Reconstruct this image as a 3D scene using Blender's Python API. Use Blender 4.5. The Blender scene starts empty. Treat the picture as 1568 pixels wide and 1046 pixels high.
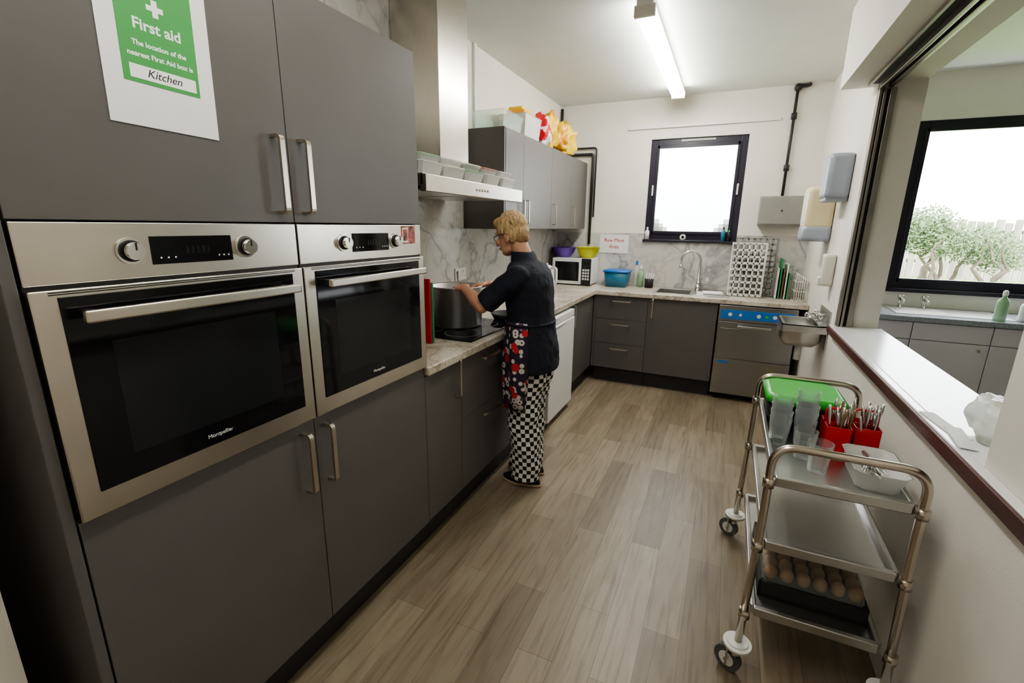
import bpy, bmesh, random
from math import *
from mathutils import Vector, Matrix, noise
random.seed(7)
S=bpy.context.scene
V=Vector
# ---------------------------------------------------------------- materials
def newmat(name):
    m=bpy.data.materials.new(name); m.use_nodes=True
    nt=m.node_tree; b=nt.nodes['Principled BSDF']
    return m,nt,b
def node(nt,t,**k):
    n=nt.nodes.new(t)
    for a,v in k.items():
        if a in n.inputs: n.inputs[a].default_value=v
        else: setattr(n,a,v)
    return n
def ramp(nt,stops):
    r=nt.nodes.new('ShaderNodeValToRGB'); e=r.color_ramp.elements
    while len(e)<len(stops): e.new(.5)
    for i,(p,c) in enumerate(stops):
        e[i].position=p; e[i].color=(c[0],c[1],c[2],1)
    return r
def coords(nt,scale=(1,1,1)):
    tc=nt.nodes.new('ShaderNodeTexCoord'); mp=nt.nodes.new('ShaderNodeMapping')
    mp.inputs['Scale'].default_value=scale
    nt.links.new(tc.outputs['Object'],mp.inputs[0]); return mp.outputs[0]
def mat(name,col,rough=.5,metal=0,var=.06,vs=6,sc=(1,1,1),bump=0,bs=60,trans=0,alpha=1,emis=0,coat=0,ior=1.5,spec=.5):
    m,nt,b=newmat(name)
    c=coords(nt,sc)
    n=node(nt,'ShaderNodeTexNoise',Scale=vs,Detail=4.0); nt.links.new(c,n.inputs['Vector'])
    lo=[x*(1-var) for x in col]; hi=[min(1,x*(1+var)) for x in col]
    r=ramp(nt,[(.3,lo),(.7,hi)]); nt.links.new(n.outputs[0],r.inputs[0])
    nt.links.new(r.outputs[0],b.inputs['Base Color'])
    b.inputs['Roughness'].default_value=rough; b.inputs['Metallic'].default_value=metal
    b.inputs['IOR'].default_value=ior
    b.inputs['Specular IOR Level'].default_value=spec
    if trans: b.inputs['Transmission Weight'].default_value=trans
    if alpha<1: b.inputs['Alpha'].default_value=alpha
    if coat: b.inputs['Coat Weight'].default_value=coat
    if emis:
        b.inputs['Emission Color'].default_value=(*col,1); b.inputs['Emission Strength'].default_value=emis
    if bump:
        n2=node(nt,'ShaderNodeTexNoise',Scale=bs,Detail=3.0); nt.links.new(c,n2.inputs['Vector'])
        bp=node(nt,'ShaderNodeBump',Strength=bump,Distance=.01); nt.links.new(n2.outputs[0],bp.inputs['Height'])
        nt.links.new(bp.outputs[0],b.inputs['Normal'])
    return m
def thin_glass(name,col,base=.06,edge=.75):
    m,nt,b=newmat(name); out=nt.nodes['Material Output']
    lw=node(nt,'ShaderNodeLayerWeight',Blend=.35); r=ramp(nt,[(0,(base,)*3),(.5,(base*2.2,)*3),(1,(edge,)*3)]); nt.links.new(lw.outputs['Facing'],r.inputs[0])
    tr=node(nt,'ShaderNodeBsdfTransparent'); tr.inputs[0].default_value=(*col,1)
    b.inputs['Base Color'].default_value=(.9,.93,.92,1); b.inputs['Roughness'].default_value=.08
    mx=nt.nodes.new('ShaderNodeMixShader'); nt.links.new(r.outputs[0],mx.inputs[0]); nt.links.new(tr.outputs[0],mx.inputs[1]); nt.links.new(b.outputs[0],mx.inputs[2]); nt.links.new(mx.outputs[0],out.inputs[0])
    return m
def marble(name,base,vein,warm,rough=.25,s=3.0,speck=0):
    m,nt,b=newmat(name); c=coords(nt)
    n0=node(nt,'ShaderNodeTexNoise',Scale=s*.7,Detail=6.0,Distortion=1.2); nt.links.new(c,n0.inputs['Vector'])
    mid=[(a+2*q)/3 for a,q in zip(vein,base)]
    r0=ramp(nt,[(.36,base),(.47,mid),(.5,vein),(.53,mid),(.66,warm)])
    nt.links.new(n0.outputs[0],r0.inputs[0])
    n1=node(nt,'ShaderNodeTexNoise',Scale=s*2.0,Detail=8.0,Distortion=.8); nt.links.new(c,n1.inputs['Vector'])
    r1=ramp(nt,[(.0,(1,1,1)),(.46,(1,1,1)),(.5,(.82,.82,.83)),(.55,(1,1,1)),(1,(.88,.88,.89))]); nt.links.new(n1.outputs[0],r1.inputs[0])
    mx=nt.nodes.new('ShaderNodeMix'); mx.data_type='RGBA'; mx.blend_type='MULTIPLY'; mx.inputs[0].default_value=1
    nt.links.new(r0.outputs[0],mx.inputs[6]); nt.links.new(r1.outputs[0],mx.inputs[7])
    out=mx.outputs[2]
    if speck:
        n2=node(nt,'ShaderNodeTexNoise',Scale=60.,Detail=4.0); nt.links.new(c,n2.inputs['Vector'])
        r2=ramp(nt,[(.35,(.6,.55,.48)),(.55,(1,1,1))]); nt.links.new(n2.outputs[0],r2.inputs[0])
        m2=nt.nodes.new('ShaderNodeMix'); m2.data_type='RGBA'; m2.blend_type='MULTIPLY'; m2.inputs[0].default_value=speck
        nt.links.new(out,m2.inputs[6]); nt.links.new(r2.outputs[0],m2.inputs[7]); out=m2.outputs[2]
    nt.links.new(out,b.inputs['Base Color']); b.inputs['Roughness'].default_value=rough
    return m
def floor_mat():
    m,nt,b=newmat('vinyl_oak_planks')
    tc=nt.nodes.new('ShaderNodeTexCoord'); sp=nt.nodes.new('ShaderNodeSeparateXYZ'); cb=nt.nodes.new('ShaderNodeCombineXYZ')
    nt.links.new(tc.outputs['Object'],sp.inputs[0]); nt.links.new(sp.outputs[1],cb.inputs[0]); nt.links.new(sp.outputs[0],cb.inputs[1])
    br=nt.nodes.new('ShaderNodeTexBrick'); br.offset=.37; br.offset_frequency=2
    br.inputs['Scale'].default_value=1.0
    br.inputs['Brick Width'].default_value=.78; br.inputs['Row Height'].default_value=.135
    br.inputs['Mortar Size'].default_value=.0010; br.inputs['Mortar Smooth'].default_value=.3; br.inputs['Bias'].default_value=0
    br.inputs['Color1'].default_value=(.195,.154,.105,1); br.inputs['Color2'].default_value=(.320,.264,.193,1); br.inputs['Mortar'].default_value=(.12,.095,.07,1)
    nt.links.new(cb.outputs[0],br.inputs['Vector'])
    mp=nt.nodes.new('ShaderNodeMapping'); mp.inputs['Scale'].default_value=(1.4,26,1); nt.links.new(cb.outputs[0],mp.inputs[0])
    n=node(nt,'ShaderNodeTexNoise',Scale=2.0,Detail=9.0,Distortion=.5); nt.links.new(mp.outputs[0],n.inputs['Vector'])
    r=ramp(nt,[(.32,(.72,.68,.64)),(.5,(1,1,1)),(.75,(1.0,1.0,1.0))]); nt.links.new(n.outputs[0],r.inputs[0])
    mp3=nt.nodes.new('ShaderNodeMapping'); mp3.inputs['Scale'].default_value=(1,4.5,1); nt.links.new(cb.outputs[0],mp3.inputs[0])
    n3=node(nt,'ShaderNodeTexNoise',Scale=2.6,Detail=6.0,Distortion=1.2); nt.links.new(mp3.outputs[0],n3.inputs['Vector'])
    r3=ramp(nt,[(.38,(.86,.83,.80)),(.6,(1,1,1))]); nt.links.new(n3.outputs[0],r3.inputs[0])
    mx=nt.nodes.new('ShaderNodeMix'); mx.data_type='RGBA'; mx.blend_type='MULTIPLY'; mx.inputs[0].default_value=1
    nt.links.new(br.outputs[0],mx.inputs[6]); nt.links.new(r.outputs[0],mx.inputs[7])
    m2=nt.nodes.new('ShaderNodeMix'); m2.data_type='RGBA'; m2.blend_type='MULTIPLY'; m2.inputs[0].default_value=1
    nt.links.new(mx.outputs[2],m2.inputs[6]); nt.links.new(r3.outputs[0],m2.inputs[7])
    nt.links.new(m2.outputs[2],b.inputs['Base Color']); b.inputs['Roughness'].default_value=.40
    bp=node(nt,'ShaderNodeBump',Strength=.15,Distance=.002); nt.links.new(n.outputs[0],bp.inputs['Height']); nt.links.new(bp.outputs[0],b.inputs['Normal'])
    return m
def checker_mat():
    m,nt,b=newmat('checked_cotton')
    uv=nt.nodes.new('ShaderNodeTexCoord'); ck=node(nt,'ShaderNodeTexChecker',Scale=1.0)
    ck.inputs['Color1'].default_value=(.75,.73,.70,1); ck.inputs['Color2'].default_value=(.015,.015,.017,1)
    nt.links.new(uv.outputs['UV'],ck.inputs[0]); nt.links.new(ck.outputs[0],b.inputs['Base Color']); b.inputs['Roughness'].default_value=.85
    return m
def apron_mat():
    m,nt,b=newmat('skull_print_cotton'); c=coords(nt)
    v=node(nt,'ShaderNodeTexVoronoi',Scale=24.); nt.links.new(c,v.inputs['Vector'])
    r=ramp(nt,[(.0,(.02,.02,.02)),(.12,(.02,.02,.02)),(.15,(.62,.58,.55)),(.38,(.62,.58,.55)),(.42,(.03,.02,.04))]); nt.links.new(v.outputs['Distance'],r.inputs[0])
    v2=node(nt,'ShaderNodeTexVoronoi',Scale=15.); nt.links.new(c,v2.inputs['Vector'])
    r2=ramp(nt,[(.0,(1,1,1)),(.33,(1,1,1)),(.36,(0,0,0))]); nt.links.new(v2.outputs['Distance'],r2.inputs[0])
    sc=node(nt,'ShaderNodeSeparateColor'); nt.links.new(v2.outputs['Color'],sc.inputs[0])
    rc=ramp(nt,[(0,(.50,.03,.04)),(.6,(.50,.03,.04)),(.62,(.20,.05,.16)),(1,(.03,.03,.10))]); nt.links.new(sc.outputs[0],rc.inputs[0])
    mx=nt.nodes.new('ShaderNodeMix'); mx.data_type='RGBA'; nt.links.new(r2.outputs[0],mx.inputs[0])
    nt.links.new(r.outputs[0],mx.inputs[6]); nt.links.new(rc.outputs[0],mx.inputs[7])
    nt.links.new(mx.outputs[2],b.inputs['Base Color']); b.inputs['Roughness'].default_value=.85
    return m
M={}
M['wall']=mat('painted_wall_cream',(.81,.775,.71),.7,var=.02,bump=.08,bs=120)
M['ceil']=mat('painted_ceiling',(.77,.79,.75),.8,var=.02,bump=.1,bs=90)
M['floor']=floor_mat()
M['grey']=mat('matt_grey_laminate',(.118,.108,.104),.40,var=.03,bump=.03,bs=400)
M['carc']=mat('grey_carcass',(.085,.08,.078),.5,var=.03)
M['plinth']=mat('dark_plinth',(.035,.033,.033),.5)
M['splash']=marble('marble_splashback',(.68,.67,.64),(.34,.33,.33),(.60,.57,.52),.22,2.4)
M['top']=marble('stone_effect_worktop',(.72,.67,.58),(.34,.28,.21),(.55,.47,.36),.3,5.,.5)
M['steel']=mat('brushed_stainless',(.58,.575,.56),.30,1,var=.06,vs=8,sc=(1,1,40))
M['dwsteel']=mat('dishwasher_stainless',(.38,.38,.38),.28,1,var=.08,vs=8,sc=(1,1,40))
M['potsteel']=mat('satin_stainless_pot',(.76,.75,.74),.42,1,var=.05,vs=8,sc=(1,1,30))
M['steelh']=mat('brushed_stainless_panel',(.66,.615,.55),.27,1,var=.05,vs=10,sc=(30,1,1))
M['chrome']=mat('polished_chrome',(.75,.74,.72),.12,1,var=.02)
M['tube']=mat('trolley_tube_steel',(.60,.545,.48),.22,1,var=.04)
M['nickel']=mat('brushed_nickel_handle',(.66,.60,.52),.3,1,var=.03)
M['blackglass']=mat('black_oven_glass',(.008,.008,.009),.06,0,var=.0,spec=.35)
M['innerglass']=mat('oven_inner_window',(.016,.017,.019),.12,0,var=.1,spec=.35)
M['black']=mat('black_plastic',(.015,.015,.016),.4)
M['matblack']=mat('matt_black',(.02,.02,.02),.6)
M['white']=mat('white_enamel',(.80,.80,.79),.3,var=.02)
M['whitep']=mat('white_plastic',(.78,.78,.75),.4,var=.03)
M['paper']=mat('paper',(.80,.79,.79),.7,var=.02)
M['green']=mat('first_aid_green',(.06,.32,.08),.6,var=.03)
M['whiteprint']=mat('white_print',(.86,.88,.85),.6,var=.01)
M['ink']=mat('ink',(.02,.02,.02),.6)
M['tube_l']=mat('fluorescent_diffuser',(1,.985,.94),.4,var=0,emis=36)
M['tube_fill']=mat('added_fill_diffuser',(1,.97,.90),.4,var=0,emis=20)  # weaker, warmer glow for the added fill batten
M['frame']=mat('dark_window_frame',(.022,.02,.035),.35,var=.1)
M['alu']=mat('bronze_anodised_aluminium',(.30,.27,.24),.35,.8,var=.1)
M['wood_d']=mat('dark_red_hardwood',(.09,.03,.025),.4,var=.3,vs=3,sc=(8,1,8))
M['ledge']=mat('white_laminate_ledge',(.82,.82,.81),.2,var=.01)
M['metalgrey']=mat('grey_metal_box',(.30,.29,.27),.45,.3)
M['conduit']=mat('black_conduit',(.03,.03,.03),.45)
M['bluegrey']=mat('smoked_blue_plastic',(.36,.40,.46),.3)
M['cream']=mat('cream_plastic',(.76,.66,.42),.35)
M['creamw']=mat('offwhite_plastic',(.75,.73,.66),.35)
M['red']=mat('red_plastic',(.55,.02,.03),.35)
M['yellow']=mat('yellow_plastic',(.80,.55,.03),.4)
M['ygreen']=mat('lime_bowl_plastic',(.62,.62,.03),.35)
M['purple']=mat('purple_bowl_plastic',(.14,.06,.38),.35)
M['greenp']=mat('green_plastic',(.05,.45,.05),.35)
M['greend']=mat('green_board',(.05,.28,.12),.45)
M['bluet']=mat('teal_blue_plastic',(.03,.17,.28),.35)
M['bluep']=mat('blue_control_panel',(.02,.16,.50),.35)
M['orange']=mat('orange_plastic',(.80,.38,.04),.4)
M['brown']=mat('brown_board',(.22,.12,.06),.5)
M['clear']=thin_glass('clear_plastic',(.90,.96,.92),.12,.7)
M['clear2']=mat('frosted_plastic',(.82,.83,.80),.35,alpha=.62,var=.03)
M['pinklid']=mat('coral_lid',(.65,.30,.22),.4,alpha=.7)
M['greenlid']=mat('pale_green_lid',(.35,.55,.35),.4,alpha=.8)
M['glass']=thin_glass('drinking_glass',(.96,.98,.98),.05,.85)
M['bag']=mat('translucent_bag',(.72,.76,.66),.3,alpha=.75,var=.1,bump=.5,bs=25)
M['egg']=mat('pale_brown_egg',(.50,.29,.17),.5)
M['navy']=mat('navy_polycotton',(.009,.011,.022),.85,var=.25,vs=14,bump=.25,bs=35)
M['skin']=mat('skin',(.60,.33,.22),.5,var=.08,vs=20)
M['skin'].node_tree.nodes['Principled BSDF'].inputs['Subsurface Weight'].default_value=.1
M['lip']=mat('lips',(.45,.14,.12),.45)
M['hair']=mat('blonde_hair',(.60,.42,.22),.6,var=.45,vs=40,sc=(3,3,.6),bump=.8,bs=90)
M['hair2']=mat('brown_hair_nape',(.34,.20,.09),.6,var=.4,vs=40,bump=.6,bs=90)
M['check']=checker_mat(); M['apron']=apron_mat()
M['shoe']=mat('black_canvas_shoe',(.015,.015,.017),.7)
M['sole']=mat('tan_sole',(.42,.32,.22),.7)
M['eye']=mat('eye_white',(.8,.8,.78),.2,var=0); M['iris']=mat('iris',(.05,.08,.1),.2,var=0)
M['rubber']=mat('grey_rubber',(.12,.12,.12),.6)
M['pale']=mat('pale_lilac_cupboard',(.62,.60,.66),.4,var=.02)
M['dgranite']=mat('grey_granite',(.30,.33,.38),.18,var=.25,vs=60)
M['grass']=mat('grass',(.16,.26,.07),.9,var=.4,vs=5)
M['leaf']=mat('shrub_leaf',(.085,.135,.05),.7,var=.5,vs=8)
M['bark']=mat('bark',(.10,.08,.065),.9,var=.3)
M['fence']=mat('weathered_fence_wood',(.24,.215,.19),.9,var=.3,sc=(1,1,.2),vs=9)
M['photo']=mat('photo_print',(.35,.10,.08),.5,var=.9,vs=60)
M['frost']=mat('frosted_pane',(.95,.96,.97),.6,var=0,trans=1.0)
# ---------------------------------------------------------------- builder
class B:
    def __init__(s,name): s.name=name; s.bm=bmesh.new(); s.mats=[]; s.uv=None
    def mi(s,m):
        m=M[m]
        if m not in s.mats: s.mats.append(m)
        return s.mats.index(m)
    def _fin(s,faces,m,smooth):
        i=s.mi(m)
        for f in faces: f.material_index=i; f.smooth=smooth
    def box(s,lo,hi,m,bev=0,rot=None,piv=None):
        lo=V(lo);hi=V(hi); c=(lo+hi)/2; d=hi-lo
        r=bmesh.ops.create_cube(s.bm,size=1,matrix=Matrix.Translation(c)@Matrix.Diagonal((abs(d.x),abs(d.y),abs(d.z),1)))
        vs=r['verts']; fs=list({f for v in vs for f in v.link_faces})
        s._fin(fs,m,False)
        if bev:
            es=list({e for v in vs for e in v.link_edges})
            g=bmesh.ops.bevel(s.bm,geom=es,offset=bev,segments=2,profile=.7,affect='EDGES',clamp_overlap=True)
            vs=list({v for f in g['faces'] for v in f.verts}|{v for v in vs if v.is_valid})
            s._fin(g['faces'],m,True)
        if rot is not None:
            p=V(piv) if piv is not None else c
            bmesh.ops.transform(s.bm,matrix=Matrix.Translation(p)@rot.to_4x4()@Matrix.Translation(-p),verts=vs)
        return vs
    def cyl(s,a,b,r,m,r2=None,seg=20,caps=True,smooth=True):
        a=V(a);b=V(b); d=b-a; q=d.to_track_quat('Z','Y').to_matrix().to_4x4()
        g=bmesh.ops.create_cone(s.bm,cap_ends=caps,segments=seg,radius1=r,radius2=r if r2 is None else r2,depth=d.length,matrix=Matrix.Translation((a+b)/2)@q)
        fs=list({f for v in g['verts'] for f in v.link_faces}); s._fin(fs,m,False)
        if smooth:
            for f in fs:
                if len(f.verts)==4: f.smooth=True
        return g['verts']
    def sph(s,c,r,m,seg=20,rot=None):
        if not hasattr(r,'__len__'): r=(r,r,r)
        mt=Matrix.Translation(V(c))
        if rot is not None: mt=mt@rot.to_4x4()
        mt=mt@Matrix.Diagonal((r[0],r[1],r[2],1))
        g=bmesh.ops.create_uvsphere(s.bm,u_segments=seg,v_segments=max(8,seg//2),radius=1,matrix=mt)
        s._fin(list({f for v in g['verts'] for f in v.link_faces}),m,True); return g['verts']
    def loft(s,rings,m,cap=True,closed=True,smooth=True):
        vr=[[s.bm.verts.new(V(p)) for p in r] for r in rings]; fs=[]
        n=len(rings[0])
        for i in range(len(vr)-1):
            for j in range(n if closed else n-1):
                k=(j+1)%n
                try: fs.append(s.bm.faces.new((vr[i][j],vr[i][k],vr[i+1][k],vr[i+1][j])))
                except ValueError: pass
        if cap and closed:
            c=[s.bm.faces.new(vr[0][::-1]),s.bm.faces.new(vr[-1])]; s._fin(c,m,False)
        s._fin(fs,m,smooth); return vr,fs
    def tube(s,pts,r,m,seg=12,cap=True):
        pts=[V(p) for p in pts]; n=len(pts); rings=[]
        t0=(pts[1]-pts[0]).normalized(); up=V((0,0,1)) if abs(t0.z)<.9 else V((1,0,0))
        x=t0.cross(up).normalized()
        for i,p in enumerate(pts):
            t=(pts[min(i+1,n-1)]-pts[max(i-1,0)]).normalized()
            x=(x-t*x.dot(t)).normalized(); y=t.cross(x)
            rr=r[i] if hasattr(r,'__len__') else r
            rings.append([p+(x*cos(2*pi*k/seg)+y*sin(2*pi*k/seg))*rr for k in range(seg)])
        return s.loft(rings,m,cap)
    def lathe(s,prof,c,m,seg=28,ax=None):
        c=V(c); R=Matrix.Identity(3) if ax is None else V(ax).to_track_quat('Z','Y').to_matrix()
        rings=[[c+R@V((max(r,.0004)*cos(2*pi*k/seg),max(r,.0004)*sin(2*pi*k/seg),z)) for k in range(seg)] for r,z in prof]
        return s.loft(rings,m,False)
    def text(s,txt,size,org,xd,yd,m,align='LEFT',ext=.0006,shear=0,bold=0):
        cu=bpy.data.curves.new('tx','FONT'); cu.body=txt; cu.size=size; cu.align_x=align; cu.extrude=ext; cu.shear=shear; cu.offset=bold; cu.resolution_u=3
        ob=bpy.data.objects.new('tx',cu); S.collection.objects.link(ob); dg=bpy.context.evaluated_depsgraph_get(); 
        me=bpy.data.meshes.new_from_object(ob.evaluated_get(dg)); bpy.data.objects.remove(ob)
        x=V(xd).normalized(); y=V(yd).normalized(); z=x.cross(y)
        mt=Matrix((x,y,z)).transposed().to_4x4(); mt.translation=V(org); me.transform(mt)
        n0=len(s.bm.faces); s.bm.from_mesh(me); s.bm.faces.ensure_lookup_table()
        s._fin(s.bm.faces[n0:],m,False); bpy.data.meshes.remove(me)
    def done(s,parent=None,recalc=True):
        if recalc: bmesh.ops.recalc_face_normals(s.bm,faces=s.bm.faces)
        me=bpy.data.meshes.new(s.name); s.bm.to_mesh(me); s.bm.free()
        for m in s.mats: me.materials.append(m)
        o=bpy.data.objects.new(s.name,me); S.collection.objects.link(o)
        if parent: o.parent=parent
        return o
def fillet(pts,r,n=6):
    pts=[V(p) for p in pts]; out=[pts[0]]
    for i in range(1,len(pts)-1):
        a,b,c=pts[i-1],pts[i],pts[i+1]; d1=(a-b).normalized(); d2=(c-b).normalized()
        rr=min(r,(a-b).length*.49,(c-b).length*.49)
        p0=b+d1*rr; p2=b+d2*rr
        for k in range(n+1):
            t=k/n; out.append(p0*(1-t)**2+b*2*t*(1-t)+p2*t*t)
    out.append(pts[-1]); return out
def rz(a): return Matrix.Rotation(radians(a),3,'Z')
def rx(a): return Matrix.Rotation(radians(a),3,'X')
def ry(a): return Matrix.Rotation(radians(a),3,'Y')
L=1.1312; Ya,Yb,Yc=.381,.981,1.581; XL=-1.73; XR=.6485; YB=4.97; ZC=2.697; YF=4.39
XR2=.865; HY0,HY1=1.46,3.38; ZS=2.29; ZL=.935
# ---------------------------------------------------------------- room shell
def simple(name,boxes,m):
    b=B(name)
    for lo,hi in boxes: b.box(lo,hi,m)
    return b.done()
simple('floor',[((-1.95,-1.7,-.1),(5.6,YB+.25,0))],'floor')
simple('ceiling',[((-1.95,-1.7,ZC),(5.6,YB+.25,ZC+.1))],'ceil')
simple('wall_left',[((XL-.2,-1.7,0),(XL,YB+.25,ZC))],'wall'); simple('wall_left_return',[((XL,-.1,0),(-1.25,.285,ZC))],'wall')
WX0,WX1,WZ0,WZ1=-.795,.06,1.385,2.33; OX0,OX1,OZ0,OZ1=1.27,3.6,1.03,2.35
y0,y1=YB,YB+.25
simple('wall_back',[((XL,y0,0),(WX0,y1,ZC)),((WX0,y0,0),(WX1,y1,WZ0)),((WX0,y0,WZ1),(WX1,y1,ZC)),((WX1,y0,0),(OX0,y1,ZC)),
  ((OX0,y0,0),(OX1,y1,OZ0)),((OX0,y0,OZ1),(OX1,y1,ZC)),((OX1,y0,0),(5.6,y1,ZC))],'wall')
simple('wall_right',[((XR,-1.5,0),(XR2,HY0,ZC))],'wall'); simple('wall_right',[((XR,HY0,0),(XR2,HY1,ZL-.036))],'wall'); simple('wall_right',[((XR,HY0,ZS),(XR2,HY1,ZC))],'wall'); simple('wall_right',[((XR,HY1,0),(XR2,YB,ZC))],'wall')
simple('wall_right_bulkhead',[((.485,.6,ZS),(XR,HY1+.1,ZC))],'wall')
simple('wall_front',[((XL,-1.7,0),(5.4,-1.5,ZC))],'wall')
simple('wall_hall_right',[((5.4,-1.7,0),(5.6,YB,ZC))],'wall')
# splashbacks
b=B('marble_splashback')
b.box((XL,Yc+.002,.912),(XL+.008,2.93,ZC),'splash'); b.box((XL,2.93,.912),(XL+.008,YB,1.478),'splash')
b.done()
b=B('marble_splashback')
b.box((XL+.008,YB-.008,.912),(WX0,YB,1.44),'splash'); b.box((WX0,YB-.008,.912),(WX1,YB,1.36),'splash'); b.box((WX1,YB-.008,.912),(XR,YB,1.44),'splash')
b.done()
# baseboard on right wall
simple('baseboard_right',[((XR-.012,-1.5,0),(XR,3.95,.09))],'white')
# ---------------------------------------------------------------- handles
def bar_handle(b,p,axis,length,out,w=.014,t=.007,proud=.03):
    p=V(p);a=V(axis);o=V(out); side=a.cross(o)
    pts=[p-a*length/2,p-a*length/2+o*proud,p+a*length/2+o*proud,p+a*length/2]
    pts=fillet(pts,.012,4); rings=[]
    n=len(pts)
    for i,q in enumerate(pts):
        tg=(pts[min(i+1,n-1)]-pts[max(i-1,0)]).normalized(); nn=tg.cross(side).normalized()
        rings.append([q+side*w/2+nn*t/2,q-side*w/2+nn*t/2,q-side*w/2-nn*t/2,q+side*w/2-nn*t/2])
    b.loft(rings,'nickel',True,True,False)
# tall oven housing
b=B('tall_oven_housing_cabinet')
XC=-1.152; XB=XL+.004
b.box((XB,Ya,.15),(XC,Ya+.018,2.115),'carc'); b.box((XB,Yb-.009,.15),(XC,Yb+.009,2.115),'carc'); b.box((XB,Yc-.018,.15),(XC,Yc,2.115),'carc')
b.box((XB,Ya+.018,.15),(XC,Yc-.018,.17),'carc'); b.box((XB,Ya+.018,.885),(XC,Yc-.018,.903),'carc'); b.box((XB,Ya+.018,1.51),(XC,Yc-.018,1.53),'carc'); b.box((XB,Ya,2.097),(XC,Yc,2.116),'carc')
b.box((XB,Ya+.018,.17),(XL+.02,Yc-.018,2.1),'carc')
b.box((XB,Ya-.024,0),(-L+.002,Ya-.003,2.117),'grey',.002)
b.box((XL+.1,Ya,0),(-1.19,Yc,.148),'plinth')
for y in (Ya,Yb):
    b.box((XC,y+.0015,1.506),(-L,y+.5985,2.117),'grey',.0015); b.box((XC,y+.0015,.15),(-L,y+.5985,.908),'grey',.0015)
for y in (.935,1.022):
    bar_handle(b,(-L,y,1.63),(0,0,1),.195,(1,0,0),.015,.008,.034)
    bar_handle(b,(-L,y,.775),(0,0,1),.195,(1,0,0),.015,.008,.034)
b.done()
# ovens
def oven(name,y,sticker=False):
    b=B(name); x=-L
    b.box((x-.5,y+.025,.925),(x-.015,y+.575,1.49),'black')
    b.box((x-.018,y+.003,1.388),(x+.004,y+.597,1.502),'steelh',.002)   # control panel
    b.box((x-.018,y+.003,.913),(x+.016,y+.597,1.380),'steelh',.003)    # door slab
    b.box((x-.01,y+.003,1.380),(x-.002,y+.597,1.388),'black')
    b.box((x+.0162,y+.042,.965),(x+.0185,y+.560,1.366),'blackglass',.001)
    b.box((x+.0186,y+.11,1.02),(x+.0190,y+.49,1.27),'innerglass')
    # vent slots
    for i in range(2): b.box((x+.0165,y+.03,1.3705+i*.004),(x+.0172,y+.57,1.3725+i*.004),'black')
    # handle
    for yy in (y+.085,y+.525): b.box((x+.016,yy-.008,1.322),(x+.052,yy+.008,1.338),'steel',.002)
    b.box((x+.046,y+.06,1.318),(x+.064,y+.548,1.342),'steelh',.004)
    for yy in (y+.178,y+.436):
        b.cyl((x+.004,yy,1.445),(x+.009,yy,1.445),.027,'chrome',seg=32)
        b.cyl((x+.009,yy,1.445),(x+.012,yy,1.445),.022,'black',seg=32)
        b.cyl((x+.012,yy,1.445),(x+.030,yy,1.445),.019,'chrome',r2=.017,seg=32)
        b.box((x+.03,yy-.0015,1.447),(x+.0312,yy+.0015,1.462),'black')
    b.box((x+.004,y+.217,1.414),(x+.0055,y+.4,1.474),'blackglass',.0008)
    for i in range(5): b.box((x+.0055,y+.29+i*.012,1.434),(x+.0058,y+.296+i*.012,1.452),'innerglass')
    for i in range(3): b.cyl((x+.0055,y+.235+i*.015,1.428),(x+.006,y+.235+i*.015,1.428),.002,'whiteprint',seg=8); b.cyl((x+.0055,y+.365+i*.012,1.428),(x+.006,y+.365+i*.012,1.428),.002,'whiteprint',seg=8)
    b.text('Montpellier',.014,(x+.0188,y+.265,.985),(0,1,0),(0,0,1),'whiteprint',ext=.0002)
    if sticker:
        b.box((x+.004,y+.475,1.432),(x+.0048,y+.56,1.498),'photo'); b.box((x+.0048,y+.482,1.437),(x+.0052,y+.517,1.492),'paper'); b.box((x+.0052,y+.486,1.444),(x+.0055,y+.513,1.486),'photo')
    return b.done()
oven('built_in_oven',Ya); oven('built_in_oven',Yb,True)
# first-aid sign
b=B('first_aid_sign'); x=-L
b.box((x+.0005,.572,1.695),(x+.0018,.790,2.005),'paper',rot=rx(-1.2))
b.box((x+.0019,.607,1.778),(x+.0023,.757,1.985),'green',rot=rx(-1.2))
b.box((x+.0024,.618,1.786),(x+.0027,.748,1.812),'whiteprint',rot=rx(-1.2))
b.box((x+.0024,.667,1.922),(x+.0027,.6775,1.932),'whiteprint'); b.box((x+.0024,.6885,1.922),(x+.0027,.699,1.932),'whiteprint'); b.box((x+.0024,.6775,1.911),(x+.0027,.6885,1.943),'whiteprint')
Y=(0,1,-.02);Z=(0,.02,1)
b.text('First aid',.029,(x+.0024,.682,1.880),Y,Z,'whiteprint','CENTER',ext=.0002,bold=.0007)
for i,t in enumerate(['The location of the','nearest First Aid box is']): b.text(t,.0135,(x+.0024,.682,1.849-i*.021),Y,Z,'whiteprint','CENTER',ext=.0002,bold=.0004)
b.text('Kitchen',.022,(x+.0028,.683,1.793),Y,Z,'ink','CENTER',ext=.0002,shear=.3)
b.done()
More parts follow.
